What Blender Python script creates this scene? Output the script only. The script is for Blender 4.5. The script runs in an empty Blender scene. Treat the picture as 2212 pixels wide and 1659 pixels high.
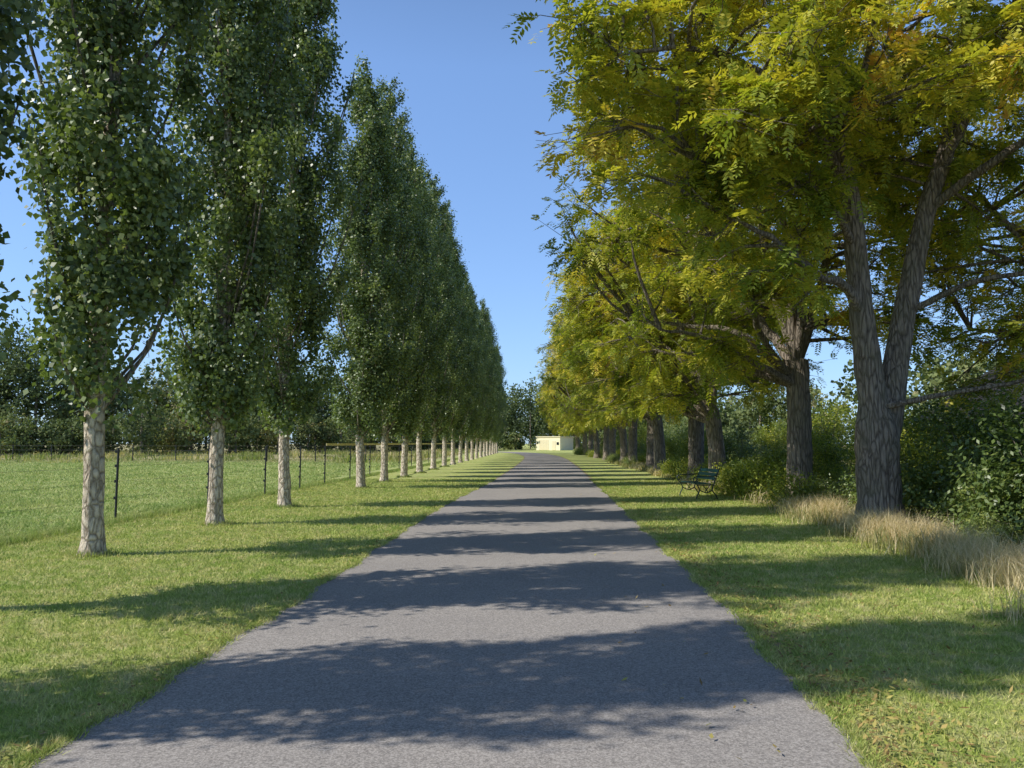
import bpy, math, random
import numpy as np
from mathutils import Vector
R = np.random.default_rng(7)
random.seed(7)
scene = bpy.context.scene
PI = math.pi

# ---------------------------------------------------------------- helpers
def link(o, parent=None):
    scene.collection.objects.link(o)
    if parent: o.parent = parent
    return o

class MB:
    """mesh builder, numpy based"""
    def __init__(s):
        s.v=[]; s.f=[]; s.n=0   # f: (array Nxk, mat, var array, smooth)
    def add(s, verts, faces, mat=0, var=0.0, smooth=False):
        verts=np.asarray(verts,float).reshape(-1,3); faces=np.asarray(faces,int)
        var=np.broadcast_to(np.asarray(var,float),(len(faces),)).copy()
        s.f.append((faces+s.n,mat,var,smooth)); s.v.append(verts); s.n+=len(verts)
    def mesh(s,name,mats):
        V=np.concatenate(s.v)
        me=bpy.data.meshes.new(name)
        me.vertices.add(len(V)); me.vertices.foreach_set('co',V.astype(np.float32).ravel())
        tot=np.concatenate([np.full(len(f),f.shape[1]) for f,_,_,_ in s.f])
        idx=np.concatenate([f.ravel() for f,_,_,_ in s.f])
        me.loops.add(len(idx)); me.loops.foreach_set('vertex_index',idx.astype(np.int32))
        st=np.concatenate([[0],np.cumsum(tot)[:-1]])
        me.polygons.add(len(tot)); me.polygons.foreach_set('loop_start',st.astype(np.int32))
        me.polygons.foreach_set('loop_total',tot.astype(np.int32))
        me.polygons.foreach_set('material_index',np.concatenate([np.full(len(f),m) for f,m,_,_ in s.f]).astype(np.int32))
        me.polygons.foreach_set('use_smooth',np.concatenate([np.full(len(f),sm) for f,_,_,sm in s.f]).astype(bool))
        a=me.attributes.new('var','FLOAT','FACE')
        a.data.foreach_set('value',np.concatenate([q for _,_,q,_ in s.f]).astype(np.float32))
        for m in mats: me.materials.append(m)
        me.update(calc_edges=True)
        return me
    def obj(s,name,mats,parent=None):
        return link(bpy.data.objects.new(name,s.mesh(name,mats)),parent)

def unit(a): 
    a=np.asarray(a,float); return a/(np.linalg.norm(a,axis=-1,keepdims=True)+1e-9)

def tube(mb,P,r,sides=6,mat=0,rough=0.0,cap=False):
    P=np.asarray(P,float); n=len(P); r=np.broadcast_to(r,(n,))
    T=np.gradient(P,axis=0); T=unit(T)
    ref=np.array([0.,0,1]) if abs(unit(P[-1]-P[0])[2])<0.8 else np.array([1.,0,0])
    A=unit(np.cross(T,ref)); B=np.cross(T,A)
    a=np.arange(sides)/sides*2*PI
    rr=r[:,None]*np.ones((n,sides))
    if rough>0: rr=rr*(1+rough*R.standard_normal((n,sides)))
    V=P[:,None,:]+rr[...,None]*(np.cos(a)[None,:,None]*A[:,None,:]+np.sin(a)[None,:,None]*B[:,None,:])
    i=np.arange(n-1)[:,None]*sides; j=np.arange(sides)[None,:]; j2=(j+1)%sides
    F=np.stack([i+j,i+j2,i+sides+j2,i+sides+j],-1).reshape(-1,4)
    mb.add(V.reshape(-1,3),F,mat,0,True)
    if cap:
        mb.add(V[-1],np.arange(sides)[None,:],mat,0); mb.add(V[0],np.arange(sides)[::-1][None,:],mat,0)

def curve(pts,n):
    """catmull-rom sample"""
    P=np.asarray(pts,float); P=np.vstack([2*P[0]-P[1],P,2*P[-1]-P[-2]])
    out=[]
    m=len(P)-3
    for k in range(n):
        t=k/(n-1)*m; i=min(int(t),m-1); u=t-i
        p0,p1,p2,p3=P[i:i+4]
        out.append(0.5*((2*p1)+(-p0+p2)*u+(2*p0-5*p1+4*p2-p3)*u*u+(-p0+3*p1-3*p2+p3)*u**3))
    return np.array(out)

def leafquads(mb,P,D,S,L,W,mat,var,mid=0.45):
    N=len(P); L=np.broadcast_to(L,(N,))[:,None]; W=np.broadcast_to(W,(N,))[:,None]
    V=np.stack([P,P+D*L*mid+S*W/2,P+D*L,P+D*L*mid-S*W/2],1)
    mb.add(V.reshape(-1,3),np.arange(N*4).reshape(N,4),mat,var)

def rdir(n): return unit(R.standard_normal((n,3)))

def box(mb,lo,hi,mat=0):
    x0,y0,z0=lo; x1,y1,z1=hi
    V=[(x0,y0,z0),(x1,y0,z0),(x1,y1,z0),(x0,y1,z0),(x0,y0,z1),(x1,y0,z1),(x1,y1,z1),(x0,y1,z1)]
    F=[(0,3,2,1),(4,5,6,7),(0,1,5,4),(1,2,6,5),(2,3,7,6),(3,0,4,7)]
    mb.add(V,F,mat,0)

# ---------------------------------------------------------------- materials
def newmat(name):
    m=bpy.data.materials.new(name); m.use_nodes=True
    nt=m.node_tree; nt.nodes.clear()
    out=nt.nodes.new('ShaderNodeOutputMaterial')
    return m,nt,out
def N(nt,t,**kw):
    n=nt.nodes.new(t)
    for k,v in kw.items(): setattr(n,k,v)
    return n
def ramp(nt,fac,stops):
    n=nt.nodes.new('ShaderNodeValToRGB'); e=n.color_ramp.elements
    while len(e)<len(stops): e.new(0.5)
    for k,(p,c) in enumerate(stops):
        e[k].position=p; e[k].color=(c,c,c,1) if isinstance(c,(int,float)) else (*c,1)
    nt.links.new(fac,n.inputs[0]); return n.outputs[0]
def mix(nt,fac,a,b,mode='MIX'):
    n=nt.nodes.new('ShaderNodeMix'); n.data_type='RGBA'; n.blend_type=mode
    for sock,v in ((n.inputs[0],fac),(n.inputs[6],a),(n.inputs[7],b)):
        if hasattr(v,'is_output'): nt.links.new(v,sock)
        elif isinstance(v,(int,float)): sock.default_value=v
        else: sock.default_value=(*v,1)
    return n.outputs[2]
def noise(nt,vec,scale,detail=4,rough=0.55):
    n=N(nt,'ShaderNodeTexNoise'); n.inputs['Scale'].default_value=scale
    n.inputs['Detail'].default_value=detail; n.inputs['Roughness'].default_value=rough
    nt.links.new(vec,n.inputs['Vector']); return n.outputs[0]
def position(nt):
    return N(nt,'ShaderNodeNewGeometry').outputs['Position']
def maprange(nt,v,a,b,c=0.,d=1.):
    n=N(nt,'ShaderNodeMapRange'); n.interpolation_type='SMOOTHSTEP'
    nt.links.new(v,n.inputs[0])
    for i,x in zip((1,2,3,4),(a,b,c,d)): n.inputs[i].default_value=x
    return n.outputs[0]
def math_(nt,op,a,b=0.):
    n=N(nt,'ShaderNodeMath',operation=op)
    for s,v in ((n.inputs[0],a),(n.inputs[1],b)):
        if hasattr(v,'is_output'): nt.links.new(v,s)
        else: s.default_value=v
    return n.outputs[0]

def leafmat(name,stops,transl=0.3,rough=0.5,spec=0.35):
    m,nt,out=newmat(name)
    at=N(nt,'ShaderNodeAttribute',attribute_name='var')
    col=ramp(nt,at.outputs['Fac'],stops)
    p=N(nt,'ShaderNodeBsdfPrincipled'); p.inputs['Roughness'].default_value=rough
    p.inputs['Specular IOR Level'].default_value=spec
    t=N(nt,'ShaderNodeBsdfTranslucent')
    tc=mix(nt,1.0,col,(1.3,1.4,0.6),'MULTIPLY')
    nt.links.new(col,p.inputs['Base Color']); nt.links.new(tc,t.inputs['Color'])
    ms=N(nt,'ShaderNodeMixShader'); ms.inputs[0].default_value=transl
    nt.links.new(p.outputs[0],ms.inputs[1]); nt.links.new(t.outputs[0],ms.inputs[2])
    nt.links.new(ms.outputs[0],out.inputs[0]); return m

M_poplar=leafmat('poplar_leaves',[(0,(0.06,0.09,0.03)),(0.5,(0.165,0.215,0.07)),(0.85,(0.29,0.34,0.13)),(1,(0.44,0.44,0.21))],0.28,0.42,0.5)
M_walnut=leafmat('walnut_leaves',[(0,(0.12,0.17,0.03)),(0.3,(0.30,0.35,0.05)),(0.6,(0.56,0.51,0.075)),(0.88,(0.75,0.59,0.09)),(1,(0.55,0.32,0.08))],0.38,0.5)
M_shrub=leafmat('shrub_leaves',[(0,(0.05,0.085,0.025)),(0.6,(0.15,0.21,0.055)),(1,(0.34,0.36,0.09))],0.3,0.4,0.5)
M_far=leafmat('far_leaves',[(0,(0.07,0.095,0.05)),(0.4,(0.15,0.19,0.075)),(0.7,(0.23,0.26,0.10)),(0.88,(0.32,0.26,0.16)),(1,(0.38,0.35,0.11))],0.2,0.7,0.1)
M_straw=leafmat('dry_grass_blades',[(0,(0.24,0.26,0.09)),(0.5,(0.6,0.48,0.28)),(1,(0.8,0.68,0.46))],0.3,0.7,0.1)
M_meadow=leafmat('meadow_grass_blades',[(0,(0.2,0.25,0.08)),(0.6,(0.42,0.38,0.19)),(1,(0.6,0.48,0.3))],0.3,0.7,0.1)
M_fallen=leafmat('fallen_leaf',[(0,(0.16,0.10,0.04)),(0.5,(0.46,0.34,0.12)),(1,(0.38,0.39,0.09))],0.1,0.6,0.2)

def barkmat(name,dark,light,zs=0.3,scale=14,moss=0.45):
    m,nt,out=newmat(name)
    tc=N(nt,'ShaderNodeTexCoord').outputs['Object']
    mp=N(nt,'ShaderNodeMapping'); mp.inputs['Scale'].default_value=(1,1,zs); nt.links.new(tc,mp.inputs[0])
    nz=N(nt,'ShaderNodeTexNoise'); nz.inputs['Scale'].default_value=6; nt.links.new(mp.outputs[0],nz.inputs['Vector'])
    add=N(nt,'ShaderNodeVectorMath',operation='MULTIPLY_ADD'); nt.links.new(nz.outputs['Color'],add.inputs[0])
    add.inputs[1].default_value=(0.12,0.12,0.12); nt.links.new(mp.outputs[0],add.inputs[2])
    vo=N(nt,'ShaderNodeTexVoronoi',feature='DISTANCE_TO_EDGE'); vo.inputs['Scale'].default_value=scale
    nt.links.new(add.outputs[0],vo.inputs['Vector'])
    f=ramp(nt,vo.outputs[0],[(0,0.0),(0.2,1.0)])
    n2=noise(nt,mp.outputs[0],30,6,0.7)
    f2=mix(nt,0.45,f,ramp(nt,n2,[(0.3,0.0),(0.65,1.0)]))
    col=mix(nt,f2,dark,light)
    n3=noise(nt,tc,2.5,3); col=mix(nt,ramp(nt,n3,[(0.45,0.0),(0.7,moss)]),col,(0.18,0.17,0.10))
    p=N(nt,'ShaderNodeBsdfPrincipled'); p.inputs['Roughness'].default_value=0.9; p.inputs['Specular IOR Level'].default_value=0.15
    nt.links.new(col,p.inputs['Base Color'])
    b=N(nt,'ShaderNodeBump'); b.inputs['Strength'].default_value=0.9; b.inputs['Distance'].default_value=0.05
    nt.links.new(f2,b.inputs['Height']); nt.links.new(b.outputs[0],p.inputs['Normal'])
    nt.links.new(p.outputs[0],out.inputs[0]); return m
M_barkP=barkmat('poplar_bark',(0.16,0.11,0.07),(0.95,0.80,0.62),0.5,11,0.2)
M_barkW=barkmat('walnut_bark',(0.05,0.038,0.03),(0.42,0.35,0.28),0.16,14)

def grasscolor(nt):
    pos=position(nt)
    sx=N(nt,'ShaderNodeSeparateXYZ'); nt.links.new(pos,sx.inputs[0])
    X=sx.outputs[0]; Y=sx.outputs[1]
    n1=noise(nt,pos,0.5,6,0.62); n2=noise(nt,pos,3.8,6,0.72); n3=noise(nt,pos,45,3,0.7)
    c=mix(nt,ramp(nt,n1,[(0.38,0.0),(0.62,1.0)]),(0.31,0.41,0.09),(0.45,0.49,0.14))
    c=mix(nt,ramp(nt,n2,[(0.44,0.0),(0.62,0.85)]),c,(0.64,0.58,0.29))
    past=mix(nt,ramp(nt,n1,[(0.35,0.0),(0.65,1.0)]),(0.30,0.41,0.12),(0.46,0.51,0.19))
    past=mix(nt,ramp(nt,n2,[(0.45,0.0),(0.65,0.7)]),past,(0.52,0.49,0.26))
    xj=math_(nt,'ADD',X,math_(nt,'MULTIPLY',math_(nt,'SUBTRACT',n2,0.5),1.2))
    c=mix(nt,maprange(nt,xj,-8.5,-8.8),c,past)
    yj=math_(nt,'ADD',Y,math_(nt,'MULTIPLY',math_(nt,'SUBTRACT',n1,0.5),40))
    far=math_(nt,'MULTIPLY',maprange(nt,yj,55,80),maprange(nt,X,-8.5,-10))
    c=mix(nt,far,c,(0.40,0.35,0.19))
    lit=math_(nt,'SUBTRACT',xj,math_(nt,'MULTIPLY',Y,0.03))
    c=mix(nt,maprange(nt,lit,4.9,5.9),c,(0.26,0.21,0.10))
    c=mix(nt,ramp(nt,n3,[(0.3,0.45),(0.6,0.0)]),c,(0.10,0.12,0.035))
    return c,n3
m,nt,out=newmat('grass_ground')
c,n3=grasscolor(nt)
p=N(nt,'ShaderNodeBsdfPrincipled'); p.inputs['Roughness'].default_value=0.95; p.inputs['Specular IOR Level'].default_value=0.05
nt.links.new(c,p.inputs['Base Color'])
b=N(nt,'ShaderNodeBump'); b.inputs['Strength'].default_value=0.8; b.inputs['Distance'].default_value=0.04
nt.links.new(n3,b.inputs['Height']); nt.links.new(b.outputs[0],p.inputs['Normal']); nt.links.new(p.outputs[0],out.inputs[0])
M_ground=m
m,nt,out=newmat('grass_blades')
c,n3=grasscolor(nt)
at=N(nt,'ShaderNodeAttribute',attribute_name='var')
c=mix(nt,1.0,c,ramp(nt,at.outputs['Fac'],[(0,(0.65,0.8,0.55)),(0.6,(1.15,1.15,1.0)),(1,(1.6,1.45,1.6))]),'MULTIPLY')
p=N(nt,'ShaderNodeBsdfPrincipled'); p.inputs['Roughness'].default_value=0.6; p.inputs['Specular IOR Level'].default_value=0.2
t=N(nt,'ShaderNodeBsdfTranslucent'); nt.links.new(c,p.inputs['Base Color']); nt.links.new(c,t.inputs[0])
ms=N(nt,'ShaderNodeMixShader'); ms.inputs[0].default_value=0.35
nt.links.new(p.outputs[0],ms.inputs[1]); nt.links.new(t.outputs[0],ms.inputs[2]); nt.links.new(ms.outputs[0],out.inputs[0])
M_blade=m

m,nt,out=newmat('asphalt')
pos=position(nt)
vo=N(nt,'ShaderNodeTexVoronoi'); vo.inputs['Scale'].default_value=120; nt.links.new(pos,vo.inputs['Vector'])
sepc=N(nt,'ShaderNodeSeparateColor'); nt.links.new(vo.outputs['Color'],sepc.inputs[0])
na=noise(nt,pos,0.45,6,0.65); nb=noise(nt,pos,60,3,0.7)
c=mix(nt,sepc.outputs[0],(0.235,0.213,0.197),(0.43,0.395,0.362))
c=mix(nt,ramp(nt,nb,[(0.36,0.6),(0.52,0.0)]),c,(0.13,0.12,0.113))
c=mix(nt,1.0,c,ramp(nt,na,[(0.3,(0.90,0.90,0.90)),(0.7,(1.08,1.07,1.05))]),'MULTIPLY')
p=N(nt,'ShaderNodeBsdfPrincipled'); p.inputs['Roughness'].default_value=0.95; p.inputs['Specular IOR Level'].default_value=0.1
nt.links.new(c,p.inputs['Base Color'])
b=N(nt,'ShaderNodeBump'); b.inputs['Strength'].default_value=0.35; b.inputs['Distance'].default_value=0.004
nt.links.new(nb,b.inputs['Height']); nt.links.new(b.outputs[0],p.inputs['Normal']); nt.links.new(p.outputs[0],out.inputs[0])
M_asph=m

def plain(name,col,rough=0.6,var=0.15,metal=0,scale=8):
    m,nt,out=newmat(name)
    tc=N(nt,'ShaderNodeTexCoord').outputs['Object']
    n=noise(nt,tc,scale,5)
    c=mix(nt,n,tuple(x*(1-var) for x in col),tuple(min(1,x*(1+var)) for x in col))
    p=N(nt,'ShaderNodeBsdfPrincipled'); p.inputs['Roughness'].default_value=rough; p.inputs['Metallic'].default_value=metal
    nt.links.new(c,p.inputs['Base Color']); nt.links.new(p.outputs[0],out.inputs[0]); return m
M_post=plain('post_black',(0.02,0.02,0.022),0.5)
M_wood=plain('weathered_wood',(0.72,0.58,0.3),0.8,0.3)
M_dirt=plain('edge_soil',(0.28,0.21,0.11),1.0,0.5,0,12)
M_green=plain('bench_green',(0.02,0.10,0.07),0.4)
M_iron=plain('bench_iron',(0.02,0.035,0.03),0.4)
M_cream=plain('cream_render',(0.92,0.82,0.56),0.8,0.05,0,1)
M_cream2=plain('cream_door',(0.80,0.70,0.46),0.6,0.05,0,1)
M_roof=plain('dark_roof_tiles',(0.016,0.014,0.013),0.95,0.3)
M_wallh=plain('house_wall',(0.08,0.06,0.045),0.8,0.2)
M_glass=plain('dark_glass',(0.02,0.025,0.03),0.1)
M_white=plain('white_paint',(0.75,0.75,0.72),0.5,0.05)

# ---------------------------------------------------------------- ground, road
mb=MB()
xs=np.array([-1500,-400,-150,-60,-20,-8,0,8,20,60,150,400,1500.]); ys=np.array([-1500,-300,-60,-10,10,40,100,200,400,1500.])
gx,gy=np.meshgrid(xs,ys); V=np.stack([gx,gy,gx*0],-1).reshape(-1,3); nx=len(xs)
F=[(j*nx+i,j*nx+i+1,(j+1)*nx+i+1,(j+1)*nx+i) for j in range(len(ys)-1) for i in range(nx-1)]
mb.add(V,F); mb.obj('ground',[M_ground])

ctr=np.array([(-0.65,-18),(-.5,-4),(-.4,3.8),(-.23,7.75),(.03,19.3),(.65,36.4),(1.2,58),(1.5,80),(1.1,100),(-.8,122),(-6,142),(-16,156),(-40,168),(-90,178)])
C=curve(np.c_[ctr,np.zeros(len(ctr))],900)[:,:2]
T=unit(np.gradient(C,axis=0)); NR=np.c_[T[:,1],-T[:,0]]
hw=np.interp(C[:,1],[3.8,19.3,36.4,200],[2.1,2.27,2.08,2.1])
def wob(y,s): return 0.03*np.sin(y*2.3+s)+0.02*np.sin(y*6.1+2*s)+0.015*R.standard_normal(len(y))
Lx=C-NR*(hw+wob(C[:,1],0))[:,None]; Rx=C+NR*(hw+wob(C[:,1],3))[:,None]
def strip(name,A,B,z,mat):
    n=len(A); mb=MB(); V=np.vstack([np.c_[A,np.full(n,z)],np.c_[B,np.full(n,z)]])
    i=np.arange(n-1); mb.add(V,np.stack([i,i+n,i+n+1,i+1],-1)); return mb.obj(name,[mat])
strip('road_edge_soil',Lx-NR*(0.05+0.04*np.abs(R.standard_normal(len(C))))[:,None],Rx+NR*(0.07+0.05*np.abs(R.standard_normal(len(C))))[:,None],0.004,M_dirt)
strip('asphalt_road',Lx,Rx,0.009,M_asph)
m0=C[:,1]<120
def xl(y): return np.interp(y,C[m0,1],Lx[m0,0])
def xr(y): return np.interp(y,C[m0,1],Rx[m0,0])

PY=[-0.6,3.75,7.1,11.0,15.1,19.2,27.3,31.5,36.2,41.2,46.6,52.2,57.8,63.5,69.3,75,81,87,93,99,105,111,117,123]
def popx(y): return float(np.interp(y,[0,11,27,60,120],[-6.35,-6.25,-6.0,-5.75,-5.3]))

# grass blades (one mesh)
def tri(mb,P,hh,w,ln,var):
    n=len(P); a=R.random(n)*2*PI; S=np.c_[np.cos(a),np.sin(a),0*a]*w[:,None]/2
    tip=P+np.c_[R.standard_normal((n,2))*ln*hh[:,None],hh]
    mb.add(np.stack([P-S,P+S,tip],1).reshape(-1,3),np.arange(3*n).reshape(n,3),0,var)
mb=MB()
n=380000
y=2.2*np.exp(R.random(n)*math.log(34/2.2)); side=R.random(n)
xa=np.where(side<0.62, -9.2+(xl(y)+9.24)*R.random(n), xr(y)-0.04+(6.2-xr(y))*R.random(n))
cx=0.5+0.5*np.sin(xa*3.1+2*np.sin(y*1.7))*np.sin(y*2.6+xa)
tri(mb,np.c_[xa,y,0*y],(0.014+0.022*R.random(n)+0.008*cx)*(1+y/40),0.0035+0.0011*y,0.6,R.random(n))
# ragged grass fringe creeping over the road edges
n=26000; y=2.5*np.exp(R.random(n)*math.log(34/2.5)); xe=np.where(R.random(n)<.5,xl(y)+0.035*R.standard_normal(n)-.02,xr(y)+0.035*R.standard_normal(n)+.02)
tri(mb,np.c_[xe,y,0*y],(0.02+0.04*R.random(n)),0.004+0.001*y,0.8,R.random(n))
# pasture
n=150000; y=9*np.exp(R.random(n)*math.log(75/9)); P=np.c_[-9-R.random(n)*(y*0.75+2),y,0*y]
cx=np.sin(P[:,0]*1.7+np.sin(y*.9))*np.sin(y*1.3+P[:,0]*.4)
tri(mb,P,(0.03+0.04*R.random(n))*(1+0.5*cx)*(1+y/80),0.01+0.0012*y,0.6,R.random(n))
# longer unmown grass under the wire fence
n=22000; y=9+R.random(n)**1.5*70; P=np.c_[-8.6+0.12*R.standard_normal(n)+0.02*np.minimum(y,60),y,0*y]
tri(mb,P,0.04+0.10*R.random(n),0.006+0.0008*y,0.4,R.random(n)*0.3)
# unmown collars round the trunks
for yy in PY[1:12]:
    n=420; a=R.random(n)*2*PI; r=0.17+0.09*np.abs(R.standard_normal(n))
    tri(mb,np.c_[popx(yy)+r*np.cos(a),yy+r*np.sin(a),0*a],0.04+0.09*R.random(n),np.full(n,0.006+0.0006*yy),0.5,R.random(n)*.6)
mb.obj('grass',[M_blade])

# dry tall grass
def blades(mb,P,h,w,lean,var,mat=0):
    n=len(P); a=R.random(n)*2*PI; S=np.c_[np.cos(a),np.sin(a),0*a]*(w/2)[:,None]
    L=R.standard_normal((n,2))*lean
    m1=P+np.c_[L*0.3*h[:,None],h*0.6]; t=P+np.c_[L*h[:,None],h*(1-0.25*np.minimum(1,(L**2).sum(1)))]
    V=np.stack([P-S,P+S,m1+S*0.8,m1-S*0.8,t],1).reshape(-1,3); b=np.arange(n)*5
    mb.add(V,np.stack([b,b+1,b+2,b+3],-1),mat,var); mb.add(V,np.stack([b+3,b+2,b+4],-1),mat,var)
mb=MB()
def xb(y): return np.interp(y,[5,7.3,11,18.6,26,80],[4.9,5.0,5.4,6.0,6.4,7.2])
for k in range(170):
    y0=5.5+R.random()**1.2*60; nb=int(R.uniform(50,150))
    x0=xb(y0)+0.4+0.42*R.standard_normal(); s=R.uniform(.12,.3); g=R.random()<0.4
    P=np.c_[x0+s*R.standard_normal(nb),y0+s*R.standard_normal(nb),np.zeros(nb)]
    v=R.random(nb)*(0.25 if g else 1)
    blades(mb,P,(0.15+0.28*R.random(nb))*R.uniform(0.5,1.2),np.full(nb,0.005+0.0005*y0),0.5,v)
for k in range(44):   # big straw clumps
    y0=R.choice([R.uniform(7.0,11.2),R.uniform(12.4,14.6),R.uniform(16,18)]); nb=300; x0=xb(y0)+0.5+0.3*R.standard_normal()
    P=np.c_[x0+0.2*R.standard_normal(nb),y0+0.22*R.standard_normal(nb),np.zeros(nb)]
    blades(mb,P,(0.2+0.36*R.random(nb))*R.uniform(.7,1.15),np.full(nb,0.006),0.6,0.4+0.6*R.random(nb))
mb.obj('dry_grass',[M_straw])
mb=MB()
n=42000
yy=58+R.random(n)*80; xx=-9.5-R.random(n)*95
ok=(yy>66+6*np.sin(xx*0.2)+5*np.sin(xx*.53))&(R.random(n)<0.55+0.45*np.sin(xx*.9+yy*.35))
P=np.c_[xx,yy,0*xx][ok]; n=len(P)
blades(mb,P,(0.25+0.6*R.random(n))*(0.8+0.35*np.sin(P[:,0]*.37)),np.full(n,0.10),0.4,np.clip(0.35+0.3*np.sin(P[:,0]*.6+P[:,1]*.2)+.25*R.standard_normal(n),0,1))
mb.obj('meadow_tall_grass',[M_meadow])

# fallen leaves
mb=MB()
n=5200; y=2.5*np.exp(R.random(n)*math.log(30/2.5)); e=np.abs(R.standard_normal(n))
x=xr(y)+0.05+0.35*e; 
sel=R.random(n)<0.035; x[sel]=xr(y[sel])-R.random(sel.sum())**1.5*1.2
sel=R.random(n)<0.30; x[sel]=xr(y[sel])+3.5*R.random(sel.sum())
sel=R.random(n)<0.10; x[sel]=xl(y[sel])-0.15*e[sel]
D=rdir(n)*[1,1,0.35]; D=unit(D); S=unit(np.cross(D,rdir(n)*0.4+[0,0,1]))
leafquads(mb,np.c_[x,y,0.02+0.015*R.random(n)],D,S,0.03+0.035*R.random(n),0.016+0.012*R.random(n),0,R.random(n))
mb.obj('fallen_leaves',[M_fallen])

# ---------------------------------------------------------------- poplars
def poplar(seed,H=16.9):
    global R
    R=np.random.default_rng(seed)
    mb=MB()
    hs=np.r_[0,0.08,0.25,np.linspace(0.6,H-0.4,40)]
    wig=np.c_[0.04*np.sin(hs*0.7+seed),0.04*np.cos(hs*0.8+seed),hs]; wig[:,:2]-=wig[0,:2]
    rad=np.interp(hs,[0,0.08,0.25,1.0,2.3,8,H],[0.215,0.18,0.155,0.135,0.125,0.08,0.012])
    tube(mb,wig,rad,18,0,0.07)
    env=lambda h: np.interp(h,[1.7,2.3,3.2,4.5,7,10,12.5,14.5,16.0,H],[0.15,0.55,0.95,1.18,1.27,1.2,1.03,0.74,0.42,0.08])
    ncl=345; cl=[]
    while len(cl)<ncl:
        h=R.uniform(2.0,H); a=R.random()*2*PI; e=env(h)*(1+0.17*math.sin(3*a+h*1.6+seed)+0.15*math.sin(5*a-h*2.7))
        if R.random()>env(h)/1.2: continue
        r=e*R.random()**0.5
        cl.append((r*math.cos(a),r*math.sin(a),h))
    for k in range(9):    # thin leading shoots on top
        h=R.uniform(H-1.6,H+0.5); r=R.uniform(0,0.45); a=R.random()*6.28; cl.append((r*math.cos(a),r*math.sin(a),h))
    cl=np.array(cl)
    for k in range(90):
        c=cl[R.integers(ncl)]; r=math.hypot(c[0],c[1])
        h0=max(1.9,c[2]-r*R.uniform(1.5,2.6)); 
        p0=np.array([np.interp(h0,hs,wig[:,0]),np.interp(h0,hs,wig[:,1]),h0])
        mid=p0+(c-p0)*[0.65,0.65,0.45]
        top=c+(c-mid)*0.25+[0,0,0.25]
        tube(mb,curve([p0,mid,c,top],7),np.linspace(0.030,0.006,7)*(1 if h0<9 else .6),5,2)
    P=[];var=[]
    for c in cl:
        low=c[2]<6
        k=int(180*R.uniform(0.4,1.5)); sc=R.uniform(.7,1.2)
        if c[2]>H-1.2: k=int(k*.5); sc*=.7
        q=R.standard_normal((k,3))*[0.135,0.135,0.27]*sc
        q[:,:2]+=q[:,2:3]*unit(c[:2]+1e-6)[None,:]*0.25
        P.append(c+q); var.append(np.clip(R.normal(0.45,0.14)+0.18*R.standard_normal(k),0,1))
    P=np.vstack(P); var=np.concatenate(var)
    ok=P[:,2]>1.75; P=P[ok]; var=var[ok]; n=len(P)
    out=unit(P*[1,1,0]+1e-6); Nn=unit(out*0.8+rdir(n)*1.0+[0,0,0.35])
    D=unit(np.cross(Nn,rdir(n))+[0,0,-0.35]); S=unit(np.cross(Nn,D))
    L=R.uniform(0.065,0.11,n)
    leafquads(mb,P,D,S,L,L*0.95,1,var,0.38)
    return mb.mesh('poplar_tree',[M_barkP,M_poplar,M_barkW])
pop=[poplar(s) for s in (11,12,13,14,15)]
R=np.random.default_rng(99)
for k,y in enumerate(PY):
    x=popx(y)
    o=link(bpy.data.objects.new('poplar_tree',pop[(k*3+k//5)%5])); o.location=(x,y,-0.02)
    s=R.uniform(0.95,1.06); o.scale=(s,s,s*R.uniform(0.93,1.06)*(1 if y<100 else .95)); o.rotation_euler=(R.normal(0,0.006),R.normal(0,0.006),R.random()*6.28)
    if y>25: o.scale[0]*=1.08; o.scale[1]*=1.08
    if y<5: o.scale[0]*=0.75; o.scale[1]*=0.75
    elif y<8: o.scale[0]*=0.92; o.scale[1]*=0.92

# ---------------------------------------------------------------- walnut-like trees
def compound(mb,P,D,var,L=0.38,mat=1,pairs=6):
    """pinnate leaves; P base, D direction"""
    n=len(P); up=np.array([0,0,1.]); Sd=unit(np.cross(D,up+0.45*rdir(n))); Nn=unit(np.cross(Sd,D))
    L=L*R.uniform(0.7,1.2,n)[:,None]
    for k in range(pairs):
        t=0.22+0.70*k/(pairs-1)
        b=P+D*L*t-up*L*0.35*t*t
        ll=0.105*(0.75+0.5*math.sin(PI*(0.15+0.75*t)))*(L[:,0]/0.38)
        for sg in (-1,1):
            dd=unit(Sd*sg*0.85+D*0.45-up*0.18+0.22*rdir(n)); ww=unit(np.cross(dd,Nn+0.3*rdir(n)))
            leafquads(mb,b,dd,ww,ll,ll*0.42,mat,np.clip(var+0.07*R.standard_normal(n),0,1))
    b=P+D*L*0.95-up*L*0.3; dd=unit(D-up*0.4); leafquads(mb,b,dd,Sd,0.1,0.036,mat,var)

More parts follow.
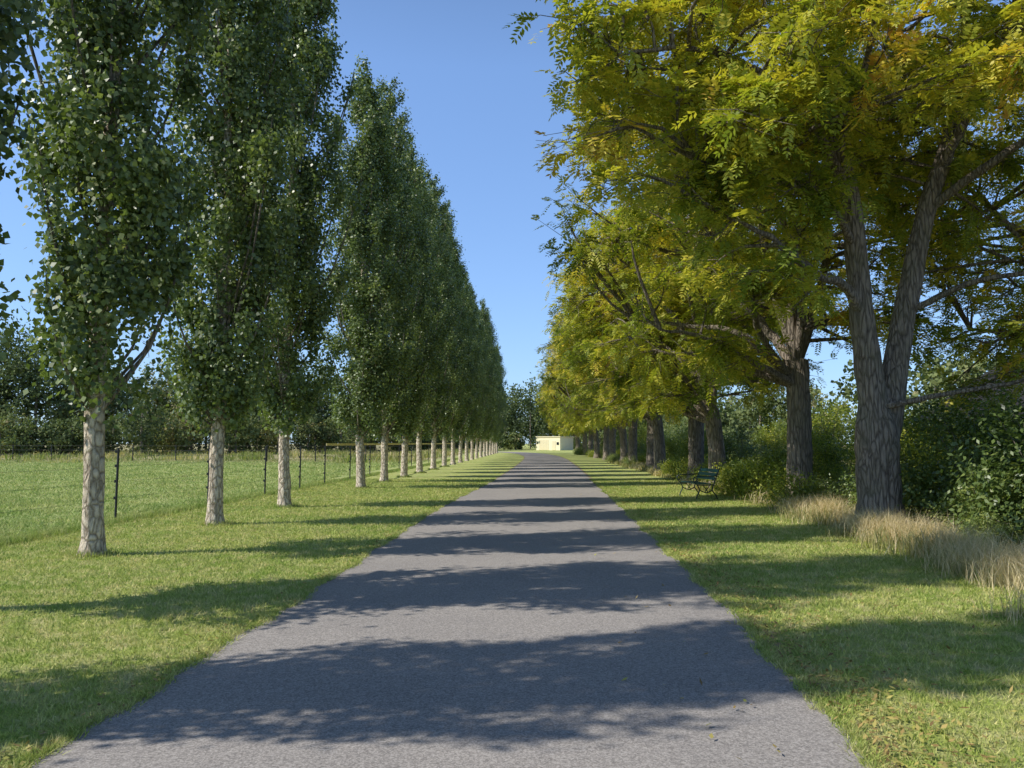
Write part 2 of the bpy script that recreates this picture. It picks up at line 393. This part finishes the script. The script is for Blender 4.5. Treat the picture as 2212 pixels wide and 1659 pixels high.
def crown(mb,limbs,clusters,ntw,nlf,varf,mat=1,bark=0):
    LP=np.vstack(limbs)
    for c in clusters:
        d=np.linalg.norm((LP-c)*[1,1,1.0],axis=1)+np.where(LP[:,2]>c[2]+0.3,1.5,0)
        p0=LP[np.argmin(d)]; dist=np.linalg.norm(c-p0)
        mid=(p0+c)/2+R.standard_normal(3)*0.13*dist+[0,0,0.08*dist]
        br=curve([p0,mid,c],6); tube(mb,br,np.linspace(0.02+0.014*dist,0.010,6),5,bark)
        cv=varf(c); sg=R.uniform(.7,1.12)
        for k in range(ntw):
            e=c+R.standard_normal(3)*[0.44,0.44,0.3]*sg
            q=br[R.integers(3,6)]
            m2=(q+e)/2+R.standard_normal(3)*0.08
            tube(mb,np.array([q,m2,e]),[0.011,0.008,0.004],3,bark)
            od=unit(e-q)
            n=nlf; tt=R.random(n)**0.6
            P=q+(e-q)*tt[:,None]*1.0
            D=unit(od*0.6+rdir(n)*[1,1,0.7]+[0,0,-0.1])
            compound(mb,P,D,np.clip(cv+0.12*R.standard_normal(n),0,1),mat=mat)

def limb(mb,pts,r0,r1,n=16,sides=10,rough=0.04):
    P=curve(pts,n); P[1:-1]+=R.standard_normal((n-2,3))*r0*0.12
    tube(mb,P,np.linspace(r0,r1,n),sides,0,rough); return P

def walnut(seed):
    global R
    R=np.random.default_rng(seed); mb=MB()
    fk=R.uniform(2.6,3.6); lean=R.uniform(-0.3,0.3)
    T=curve([(0,0,-0.05),(lean*0.3,0,fk*0.5),(lean,0.1,fk)],12)
    rad=np.interp(T[:,2],[0,0.3,1,fk],[0.42,0.34,0.29,0.27]); tube(mb,T,rad,16,0,0.05)
    limbs=[T[-3:]]; n=6
    for k in range(n):
        a=k/n*2*PI+R.uniform(-.4,.4); rr=R.uniform(2.0,3.9) if k else 0.5; zt=R.uniform(6.0,9.5) if k else 10.8
        e=np.array([rr*math.cos(a)-0.5,rr*math.sin(a)*0.8,zt])
        s=T[-1] if k%2 else T[-2]
        m1=s+(e-s)*[0.25,0.25,0.4]+R.standard_normal(3)*0.2; m2=s+(e-s)*[0.6,0.6,0.75]+R.standard_normal(3)*0.25
        limbs.append(limb(mb,[s,m1,m2,e],R.uniform(0.13,0.18),0.03))
    for k in range(4):   # low spreading limbs, towards the road
        a=PI+R.uniform(-1.3,1.3); s=T[-3]; L=R.uniform(3,4.4)
        e=np.array([L*math.cos(a),L*math.sin(a)*0.8,R.uniform(3.2,6.0)])
        limbs.append(limb(mb,[s,s+(e-s)*[.35,.35,.5]+R.standard_normal(3)*.2,s+(e-s)*[.7,.7,.9],e],0.10,0.025,14,8))
    cl=[]
    while len(cl)<175:
        q=unit(R.standard_normal(3))*R.random()**0.33
        c=q*[4.9,3.9,5.2]+[-0.9,0,7.1]
        if c[2]<2.5: continue
        if c[0]>-1.0 and c[0]<2 and abs(c[1])<2 and c[2]<4.0: continue
        if c[2]<3.2 and R.random()<.4: continue
        cl.append(c)
    bias=R.normal(0,0.05)
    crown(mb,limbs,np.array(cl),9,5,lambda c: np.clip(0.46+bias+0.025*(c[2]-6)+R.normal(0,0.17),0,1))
    me=mb.mesh('walnut_tree',[M_barkW,M_walnut]); return me
wal=[walnut(s) for s in (21,22,23)]
R=np.random.default_rng(5)
WY=[(7.0,20.3),(6.6,27.3),(6.75,31.8),(7.4,34.5),(6.8,40.5),(7.2,46),(7.0,53),(7.3,60),(7.1,67),(7.4,75),(7.2,83),(7.2,92),(7.2,102),(7.0,113),(14.0,18.5)]
for k,(x,y) in enumerate(WY):
    o=link(bpy.data.objects.new('walnut_tree',wal[k%3])); o.location=(x,y,-0.02)
    s=R.uniform(0.97,1.09); o.scale=(s,s,s*R.uniform(0.94,1.08)); o.rotation_euler=(0,0,R.normal(0,0.3))

# near forked tree (custom)
R=np.random.default_rng(42); mb=MB()
T=curve([(6.65,14.9,-0.05),(6.62,14.9,0.9),(6.62,14.9,1.9),(6.5,14.9,3.2),(6.38,14.9,4.8),(6.22,14.8,6.5),(5.7,14.6,8.2),(5.4,14.4,10.2),(5.2,14.2,12.2)],40)
rad=np.interp(T[:,2],[0,0.25,0.8,1.9,2.3,4.8,6.5,12],[0.52,0.42,0.39,0.38,0.26,0.21,0.17,0.04]); tube(mb,T,rad,22,0,0.05)
limbs=[T[20:]]
def L_(pts,r0,r1,n=18,s=10):
    P=limb(mb,pts,r0,r1,n,s); limbs.append(P)
R2=curve([(6.72,14.95,1.2),(6.95,15.0,2.3),(7.2,15.1,3.5),(7.45,15.1,4.6),(7.85,15.1,6.2),(8.3,15.0,7.6),(8.6,14.8,9.6),(8.4,14.5,12)],30)
tube(mb,R2,np.interp(R2[:,2],[1.2,2.3,4.6,7.6,12],[0.26,0.25,0.20,0.15,0.04]),18,0,0.05); limbs.append(R2[12:])
L_([(6.4,14.85,4.1),(5.9,14.5,4.6),(5.1,14.0,4.75),(4.3,13.5,5.2),(3.3,13.2,5.6)],0.11,0.03)
L_([(6.2,14.8,6.4),(5.3,14.0,7.4),(4.2,13.3,8.1),(2.8,12.7,8.3),(1.5,12.3,8.0)],0.11,0.025)
L_([(6.1,14.8,6.8),(4.9,14.6,8.3),(3.6,14.4,9.2),(2.2,14.2,9.6)],0.09,0.025)
L_([(6.3,14.85,5.4),(5.6,14.2,6.0),(4.4,13.6,6.3),(3.0,13.4,6.6)],0.08,0.02)
L_([(7.85,15.1,6.2),(8.9,14.3,7.0),(9.9,13.2,7.6),(10.6,12.2,7.8)],0.10,0.025)
L_([(8.1,15,7.0),(8.3,13.6,8.3),(8.0,12.2,9.0),(7.6,11,9.2)],0.09,0.025)
L_([(7.3,15.1,4.1),(8.3,14.4,4.6),(9.3,13.6,4.6),(10.2,12.9,4.2)],0.07,0.02)
L_([(6.0,14.7,7.3),(6.0,13.2,8.6),(5.6,12.0,9.4)],0.08,0.025)
L_([(6.75,14.7,2.3),(7.6,14.2,2.5),(8.6,13.4,2.7),(9.6,12.5,3.2)],0.06,0.02)
cl=[]
while len(cl)<195:
    q=unit(R.standard_normal(3))*R.random()**0.36; c=q*[5.9,3.9,4.2]+[6.5,13.9,8.4]
    if c[2]<5.0 and c[0]<9: continue
    if c[2]<5.6 and c[0]>5: continue
    if 5.5<c[0]<8.6 and c[1]<15.5 and c[2]<7.0: continue
    if c[0]<3 and c[2]<6.0: continue
    cl.append(c)
cl+= [np.array(p) for p in [(1.3,12.3,8.3),(0.8,12.4,7.6),(0.7,12.3,8.6),(1.9,12.5,8.9),(2.5,12.6,7.6),(1.0,12.2,9.2),(0.9,12.4,6.6),(1.4,12.6,5.9),(2.2,13,9.9),(2.9,12.9,9.0),(3.4,13.2,6.3),(3.0,13.2,5.2),(4.2,13.4,4.6),(3.6,13,5.7),(4.9,13.6,4.2),(5.0,14,5.5),(3.9,13.2,6.6),(4.6,13.2,5.9),(2.6,13.0,6.2),(9.3,13.4,4.4),(10,12.7,3.9),(9.0,12.9,3.1),(9.7,12.3,2.9),(10.1,13,4.9),(8.9,13.6,3.8),(9.8,12.0,3.5),(10.3,12.2,5.8),(9.6,13.0,6.4),(9.2,13.2,5.4),(10.5,12.8,6.9)]]
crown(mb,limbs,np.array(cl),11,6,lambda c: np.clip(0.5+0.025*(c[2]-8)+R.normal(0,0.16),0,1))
mb.obj('walnut_tree',[M_barkW,M_walnut])

# ---------------------------------------------------------------- shrubs
def shrubmesh(seed,rx,ry,h,nleaf,size,mat,vm=0.45,ncl=60,name='shrub'):
    global R
    R=np.random.default_rng(seed); mb=MB()
    q=unit(R.standard_normal((ncl,3)))*R.random((ncl,1))**0.4; q[:,2]=np.abs(q[:,2]*1.05)
    cl=q*[rx,ry,h*0.88]*R.uniform(.75,1.2,(ncl,1)); cl[:,2]+=0.1
    for c in cl[:30]:
        e=c*[1.1,1.1,1.12]
        tube(mb,curve([(c[0]*.15,c[1]*.15,0),(c[0]*.5,c[1]*.5,c[2]*.6),e],5),np.linspace(0.018,0.004,5),4)
    k=nleaf//ncl; P=np.repeat(cl,k,0)+R.standard_normal((ncl*k,3))*[.16*rx,.16*ry,.11*h]
    P[:,2]=np.abs(P[:,2]); n=len(P); var=np.clip(np.repeat(R.normal(vm,.14,ncl),k)+.14*R.standard_normal(n),0,1)
    Nn=unit(unit(P)*0.8+rdir(n)+[0,0,0.4]); D=unit(np.cross(Nn,rdir(n))+[0,0,-.2]); S=unit(np.cross(Nn,D))
    L=size*R.uniform(.7,1.25,n); leafquads(mb,P,D,S,L,L*0.5,1,var)
    return mb.mesh(name,[M_barkW,mat])
sh=[shrubmesh(31,1.3,1.3,2.2,11000,0.10,M_shrub,.45),shrubmesh(32,1.0,1.1,1.3,8000,0.08,M_shrub,0.7),shrubmesh(33,1.6,1.6,2.9,12000,0.11,M_shrub,0.5),
    shrubmesh(34,0.9,0.9,1.0,5000,0.08,M_walnut,0.25),shrubmesh(35,1.5,1.4,2.6,9000,0.11,M_walnut,0.16)]
R=np.random.default_rng(8)
def place(me,x,y,s=1,sz=None,name='shrub'):
    o=link(bpy.data.objects.new(name,me)); o.location=(x,y,-0.02); o.scale=(s,s,sz or s); o.rotation_euler=(0,0,R.random()*6.28)
for x,y,k,s in [(8.4,12.4,0,1.0),(9.6,11.8,0,1.15),(8.4,14.6,0,1.05),(7.7,13.4,1,.75),(10.2,13.5,2,.9),(9.2,10.6,1,1.0),(8.0,11.1,1,.65),(11.2,10.8,0,1.1),(10.6,8.8,0,.8),(8.2,9.8,1,.45),(7.0,12.1,1,.4),
                (7.6,16.8,1,.85),(6.9,18.0,1,.6),(6.5,19.0,3,.9),(8.8,18.5,4,.75),(6.7,22.3,3,1.2),(6.3,23.6,3,1.0),(6.9,24.8,1,.8),(7.2,25.8,3,1),(7.0,29.5,3,.9),(6.9,33.5,1,.7),(6.9,37.5,3,.8),(12.5,15.5,2,1.1),(12.5,21,2,1.0),(14.5,23,2,1.3),(15.5,19,2,1.2),(11.8,13,2,1.05)]:
    place(sh[k],x,y,s)
y=20.5
while y<115:
    place(sh[R.choice([0,1,2,4,4])],R.uniform(9.3,13),y,R.uniform(.5,1.05)); 
    if R.random()<0.75: place(sh[R.choice([1,3,3])],R.uniform(6.7,8.6),y,R.uniform(.5,1.0))
    y+=R.uniform(2.2,4.0)
for y in range(34,130,8): place(sh[R.choice([2,4])],R.uniform(15,20),y+R.uniform(-2,2),R.uniform(1.0,1.7))

# ---------------------------------------------------------------- distant trees
R=np.random.default_rng(77)
def fartree(mb,x,y,h,w,vm,n=1700,sz=0.5):
    ncl=34; q=unit(R.standard_normal((ncl,3)))*R.random((ncl,1))**.35
    cl=q*[w,w,h/2]+[x,y,h/2]
    k=n//ncl; P=np.repeat(cl,k,0)+R.standard_normal((ncl*k,3))*[.14*w,.14*w,.055*h]
    P[:,2]=np.clip(P[:,2],0.05,None); m=len(P)
    var=np.clip(np.repeat(R.normal(vm,.1,ncl),k)+.1*R.standard_normal(m),0,1)
    Nn=unit(unit(P-[x,y,h*.4])*.8+rdir(m)); D=unit(np.cross(Nn,rdir(m))); S=unit(np.cross(Nn,D)); L=sz*R.uniform(.6,1.3,m)
    leafquads(mb,P,D,S,L,L*.75,1,var)
    tube(mb,np.array([(x,y,0),(x,y,h*.5),(x,y,h*.8)]),[.2,.15,.05],6)
mb=MB()
def along(p,q,cnt,h,w,vm,**kw):
    for k in range(cnt):
        t=(k+R.uniform(-.3,.3))/cnt
        fartree(mb,p[0]+(q[0]-p[0])*t+R.normal(0,2),p[1]+(q[1]-p[1])*t+R.normal(0,2),h*R.uniform(.75,1.15),w*R.uniform(.8,1.2),R.normal(*vm),**kw)
along((-115,95),(-62,108),18,17.5,5,(.22,.1),n=3600,sz=.45)        # tall trees left
along((-66,112),(-44,125),10,15,4.5,(.75,.1),n=3200,sz=.45)        # brownish
along((-50,122),(-22,150),13,15,4.5,(.45,.17),n=3000,sz=.45)
along((-95,80),(-50,96),24,5.0,2.8,(.55,.16),n=1400,sz=.34)
along((-50,96),(-8,165),30,6.8,3,(.55,.17),n=1500,sz=.38)
along((-30,150),(-6,185),12,14,4,(.45,.15),n=2200)
along((-12,205),(60,205),18,16,5,(.45,.15),n=2200,sz=.6)
along((-60,235),(60,250),18,22,6,(.4,.15),n=2200,sz=.8)
along((10,188),(32,155),8,9,4,(.5,.15))
along((26,140),(34,34),16,8,4,(.5,.15))
along((-8,192),(-1,190),3,4,2.5,(.5,.1))
mb.obj('distant_trees',[M_barkW,M_far])

# ---------------------------------------------------------------- fence
mb=MB(); fy=[8,12,16.1,20,23.5,26.4,29.5,33.5,37.5,41.5,45.5,50,54,58,62,66,70,75]
fx=lambda y: float(np.interp(y,[8,16,26,60,80],[-8.9,-8.7,-7.9,-7.6,-7.6]))
e=bpy.data.objects.new('wire_fence',None); link(e)
for y in fy:
    tube(mb,np.array([(fx(y),y,0),(fx(y),y,0.7),(fx(y)+.01,y,1.5)]),0.024,6,0,0,True)
    for z in (0.45,0.8,1.12,1.42): box(mb,(fx(y)-0.05,y-.02,z-.03),(fx(y)-0.02,y+.02,z+.03))
mb.obj('posts',[M_post],e)
mb=MB()
for z in (0.45,0.8,1.12,1.42):
    for a,b in zip(fy[:-1],fy[1:]):
        tube(mb,np.array([(fx(a)-.035,a,z),((fx(a)+fx(b))/2-.035,(a+b)/2,z-.02),(fx(b)-.035,b,z)]),0.0022,4)
mb.obj('wires',[M_post],e)
mb=MB()
for a,b in zip(fy[6:-1],fy[7:]):
    A=np.array([fx(a)+.03,a,1.5]);B=np.array([fx(b)+.03,b,1.5])
    V=[A+[0,0,.0],B+[0,0,.0],B+[0,0,.09],A+[0,0,.09],A+[.035,0,.0],B+[.035,0,.0],B+[.035,0,.09],A+[.035,0,.09]]
    mb.add(V,[(0,1,2,3),(4,7,6,5),(3,2,6,7),(0,4,5,1),(0,3,7,4),(1,5,6,2)])
mb.obj('top_rail',[M_wood],e)
e=bpy.data.objects.new('meadow_fence',None); link(e); mb=MB()
px=[(-9-4.5*k, 62+1.2*k) for k in range(14)]
for x,y in px: tube(mb,np.array([(x,y,0),(x,y,.7),(x,y,1.45)]),0.045,6,0,0,True)
mb.obj('posts',[M_post],e); mb=MB()
for z in (.5,.95,1.35):
    for (a,b),(c,d) in zip(px[:-1],px[1:]): tube(mb,np.array([(a,b,z),(c,d,z)]),.008,4)
mb.obj('wires',[M_post],e)

# ---------------------------------------------------------------- bench (faces the road, -x)
e=bpy.data.objects.new('park_bench',None); link(e); e.location=(4.95,21.9,0); e.rotation_euler=(0,0,0.12)
mb=MB()
for k in range(4):
    x=-0.2+0.105*k; box(mb,(x-.043,0.03,.44),(x+.043,1.47,.465))
mb.obj('seat',[M_green],e); mb=MB()
for k in range(3):
    z=.56+.105*k; x=.235+.06*k
    V=[];
    for yy in (0.03,1.47):
        V+=[(x-.012,yy,z),(x+.012,yy,z),(x+.038,yy,z+.085),(x+.014,yy,z+.085)]
    mb.add(V,[(0,3,2,1),(4,5,6,7),(0,1,5,4),(1,2,6,5),(2,3,7,6),(3,0,4,7)])
mb.obj('backrest',[M_green],e); mb=MB()
for yy in (0.0,1.5):
    q=lambda pts,r=.017,n=16: tube(mb,curve([(a,yy,b) for a,b in pts],n),r,6,0,0,True)
    q([(-.30,0),(-.27,.12),(-.20,.28),(-.26,.42)]); q([(.33,0),(.27,.14),(.17,.28),(.22,.44),(.28,.62),(.40,.9)])
    q([(-.26,.425),(0,.42),(.22,.43)]); q([(-.20,.28),(0,.21),(.17,.28)])
    q([(-.26,.43),(-.36,.52),(-.33,.64),(-.1,.67),(.1,.66),(.29,.68)])
    q([(-.30,.62),(-.24,.56),(-.27,.5),(-.32,.54)],.012,10)
    q([(-.05,.22),(.03,.33),(.1,.41)],.012,8); q([(.05,.22),(-.03,.33),(-.1,.41)],.012,8)
mb.obj('iron_frames',[M_iron],e)

# ---------------------------------------------------------------- buildings
e=bpy.data.objects.new('cream_garage',None); link(e); e.location=(3.9,172,0); e.rotation_euler=(0,0,math.radians(-32))
mb=MB(); box(mb,(-3,0,0),(3.2,6,2.9)); mb.obj('walls',[M_cream],e)
mb=MB(); box(mb,(-3.15,-.15,2.9),(3.35,6.15,3.1)); mb.obj('flat_roof',[M_cream2],e)
mb=MB(); 
for k in range(6): box(mb,(-2.3+.42*k,-.04,.05),(-1.9+.42*k,-.003,2.3))
box(mb,(1.2,-.04,.05),(2.1,-.003,2.1)); mb.obj('doors',[M_cream2],e)
mb=MB(); box(mb,(2.35,-.05,1.2),(2.9,-.003,1.8)); box(mb,(-2.85,-.05,1.4),(-2.5,-.003,1.8)); mb.obj('windows',[M_glass],e)

e=bpy.data.objects.new('dark_house',None); link(e); e.location=(19.5,29,0)
mb=MB(); box(mb,(0,0,0),(11,9,2.9)); mb.add([(0,0,2.9),(11,0,2.9),(5.5,0,6.3),(0,9,2.9),(11,9,2.9),(5.5,9,6.3)],[(0,1,2),(4,3,5)]); mb.obj('walls',[M_wallh],e)
mb=MB()
for a,b in ((-.6,5.5),(11.6,5.5)):
    za=2.55; V=[(a,-.6,za),(b,-.6,6.4),(b,9.6,6.4),(a,9.6,za),(a,-.6,za+.18),(b,-.6,6.58),(b,9.6,6.58),(a,9.6,za+.18)]
    mb.add(V,[(0,3,2,1),(4,5,6,7),(0,1,5,4),(1,2,6,5),(2,3,7,6),(3,0,4,7)])
mb.obj('roof',[M_roof],e)
mb=MB()
for x in (2,7): box(mb,(x,-.04,1),(x+1.4,-.003,2.2))
mb.obj('windows',[M_glass],e)
mb=MB()
for x in (2,7):
    box(mb,(x-.1,-.06,.9),(x+1.5,-.003,.99)); box(mb,(x-.1,-.06,2.21),(x+1.5,-.003,2.3))
mb.obj('window_trim',[M_white],e)

# ---------------------------------------------------------------- light, sky, camera
el=math.radians(42); sh_=np.array([1,.27]); sh_=sh_/np.linalg.norm(sh_)
S=Vector((-sh_[0]*math.cos(el),-sh_[1]*math.cos(el),math.sin(el)))
ld=bpy.data.lights.new('sun','SUN'); ld.energy=5.0; ld.angle=math.radians(0.53); ld.color=(1,.96,.88)
lo=link(bpy.data.objects.new('sun',ld)); lo.rotation_euler=S.to_track_quat('Z','Y').to_euler(); lo.location=(-30,-10,30)
w=bpy.data.worlds.new('World'); scene.world=w; w.use_nodes=True; nt=w.node_tree; nt.nodes.clear()
sk=nt.nodes.new('ShaderNodeTexSky'); sk.sky_type='NISHITA'; sk.sun_disc=False; sk.sun_elevation=el
sk.sun_rotation=math.atan2(S.x,S.y); sk.altitude=200; sk.air_density=1.0; sk.dust_density=0.6; sk.ozone_density=1.3
gm=nt.nodes.new('ShaderNodeGamma'); gm.inputs[1].default_value=0.62; nt.links.new(sk.outputs[0],gm.inputs[0])
tint=mix(nt,1.0,gm.outputs[0],(1.28,1.75,2.5),'MULTIPLY')
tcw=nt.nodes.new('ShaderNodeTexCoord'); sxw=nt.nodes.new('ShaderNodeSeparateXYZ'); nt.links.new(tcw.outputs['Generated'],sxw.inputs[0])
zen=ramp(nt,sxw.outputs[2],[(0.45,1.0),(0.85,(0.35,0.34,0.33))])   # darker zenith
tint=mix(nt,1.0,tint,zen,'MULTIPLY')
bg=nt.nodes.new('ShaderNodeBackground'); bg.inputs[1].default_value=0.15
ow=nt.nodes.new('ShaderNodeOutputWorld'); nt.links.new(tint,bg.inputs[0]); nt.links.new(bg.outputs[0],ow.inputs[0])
cd=bpy.data.cameras.new('camera'); cd.lens=27.05; cd.sensor_width=36; cd.sensor_fit='HORIZONTAL'; cd.clip_end=4000; cd.clip_start=0.05
co=link(bpy.data.objects.new('camera',cd)); co.location=(0,0,1.6)
co.rotation_euler=(math.radians(90+4.39),0,math.radians(1.34)); scene.camera=co
scene.view_settings.view_transform='Standard'; scene.view_settings.look='None'; scene.view_settings.exposure=0
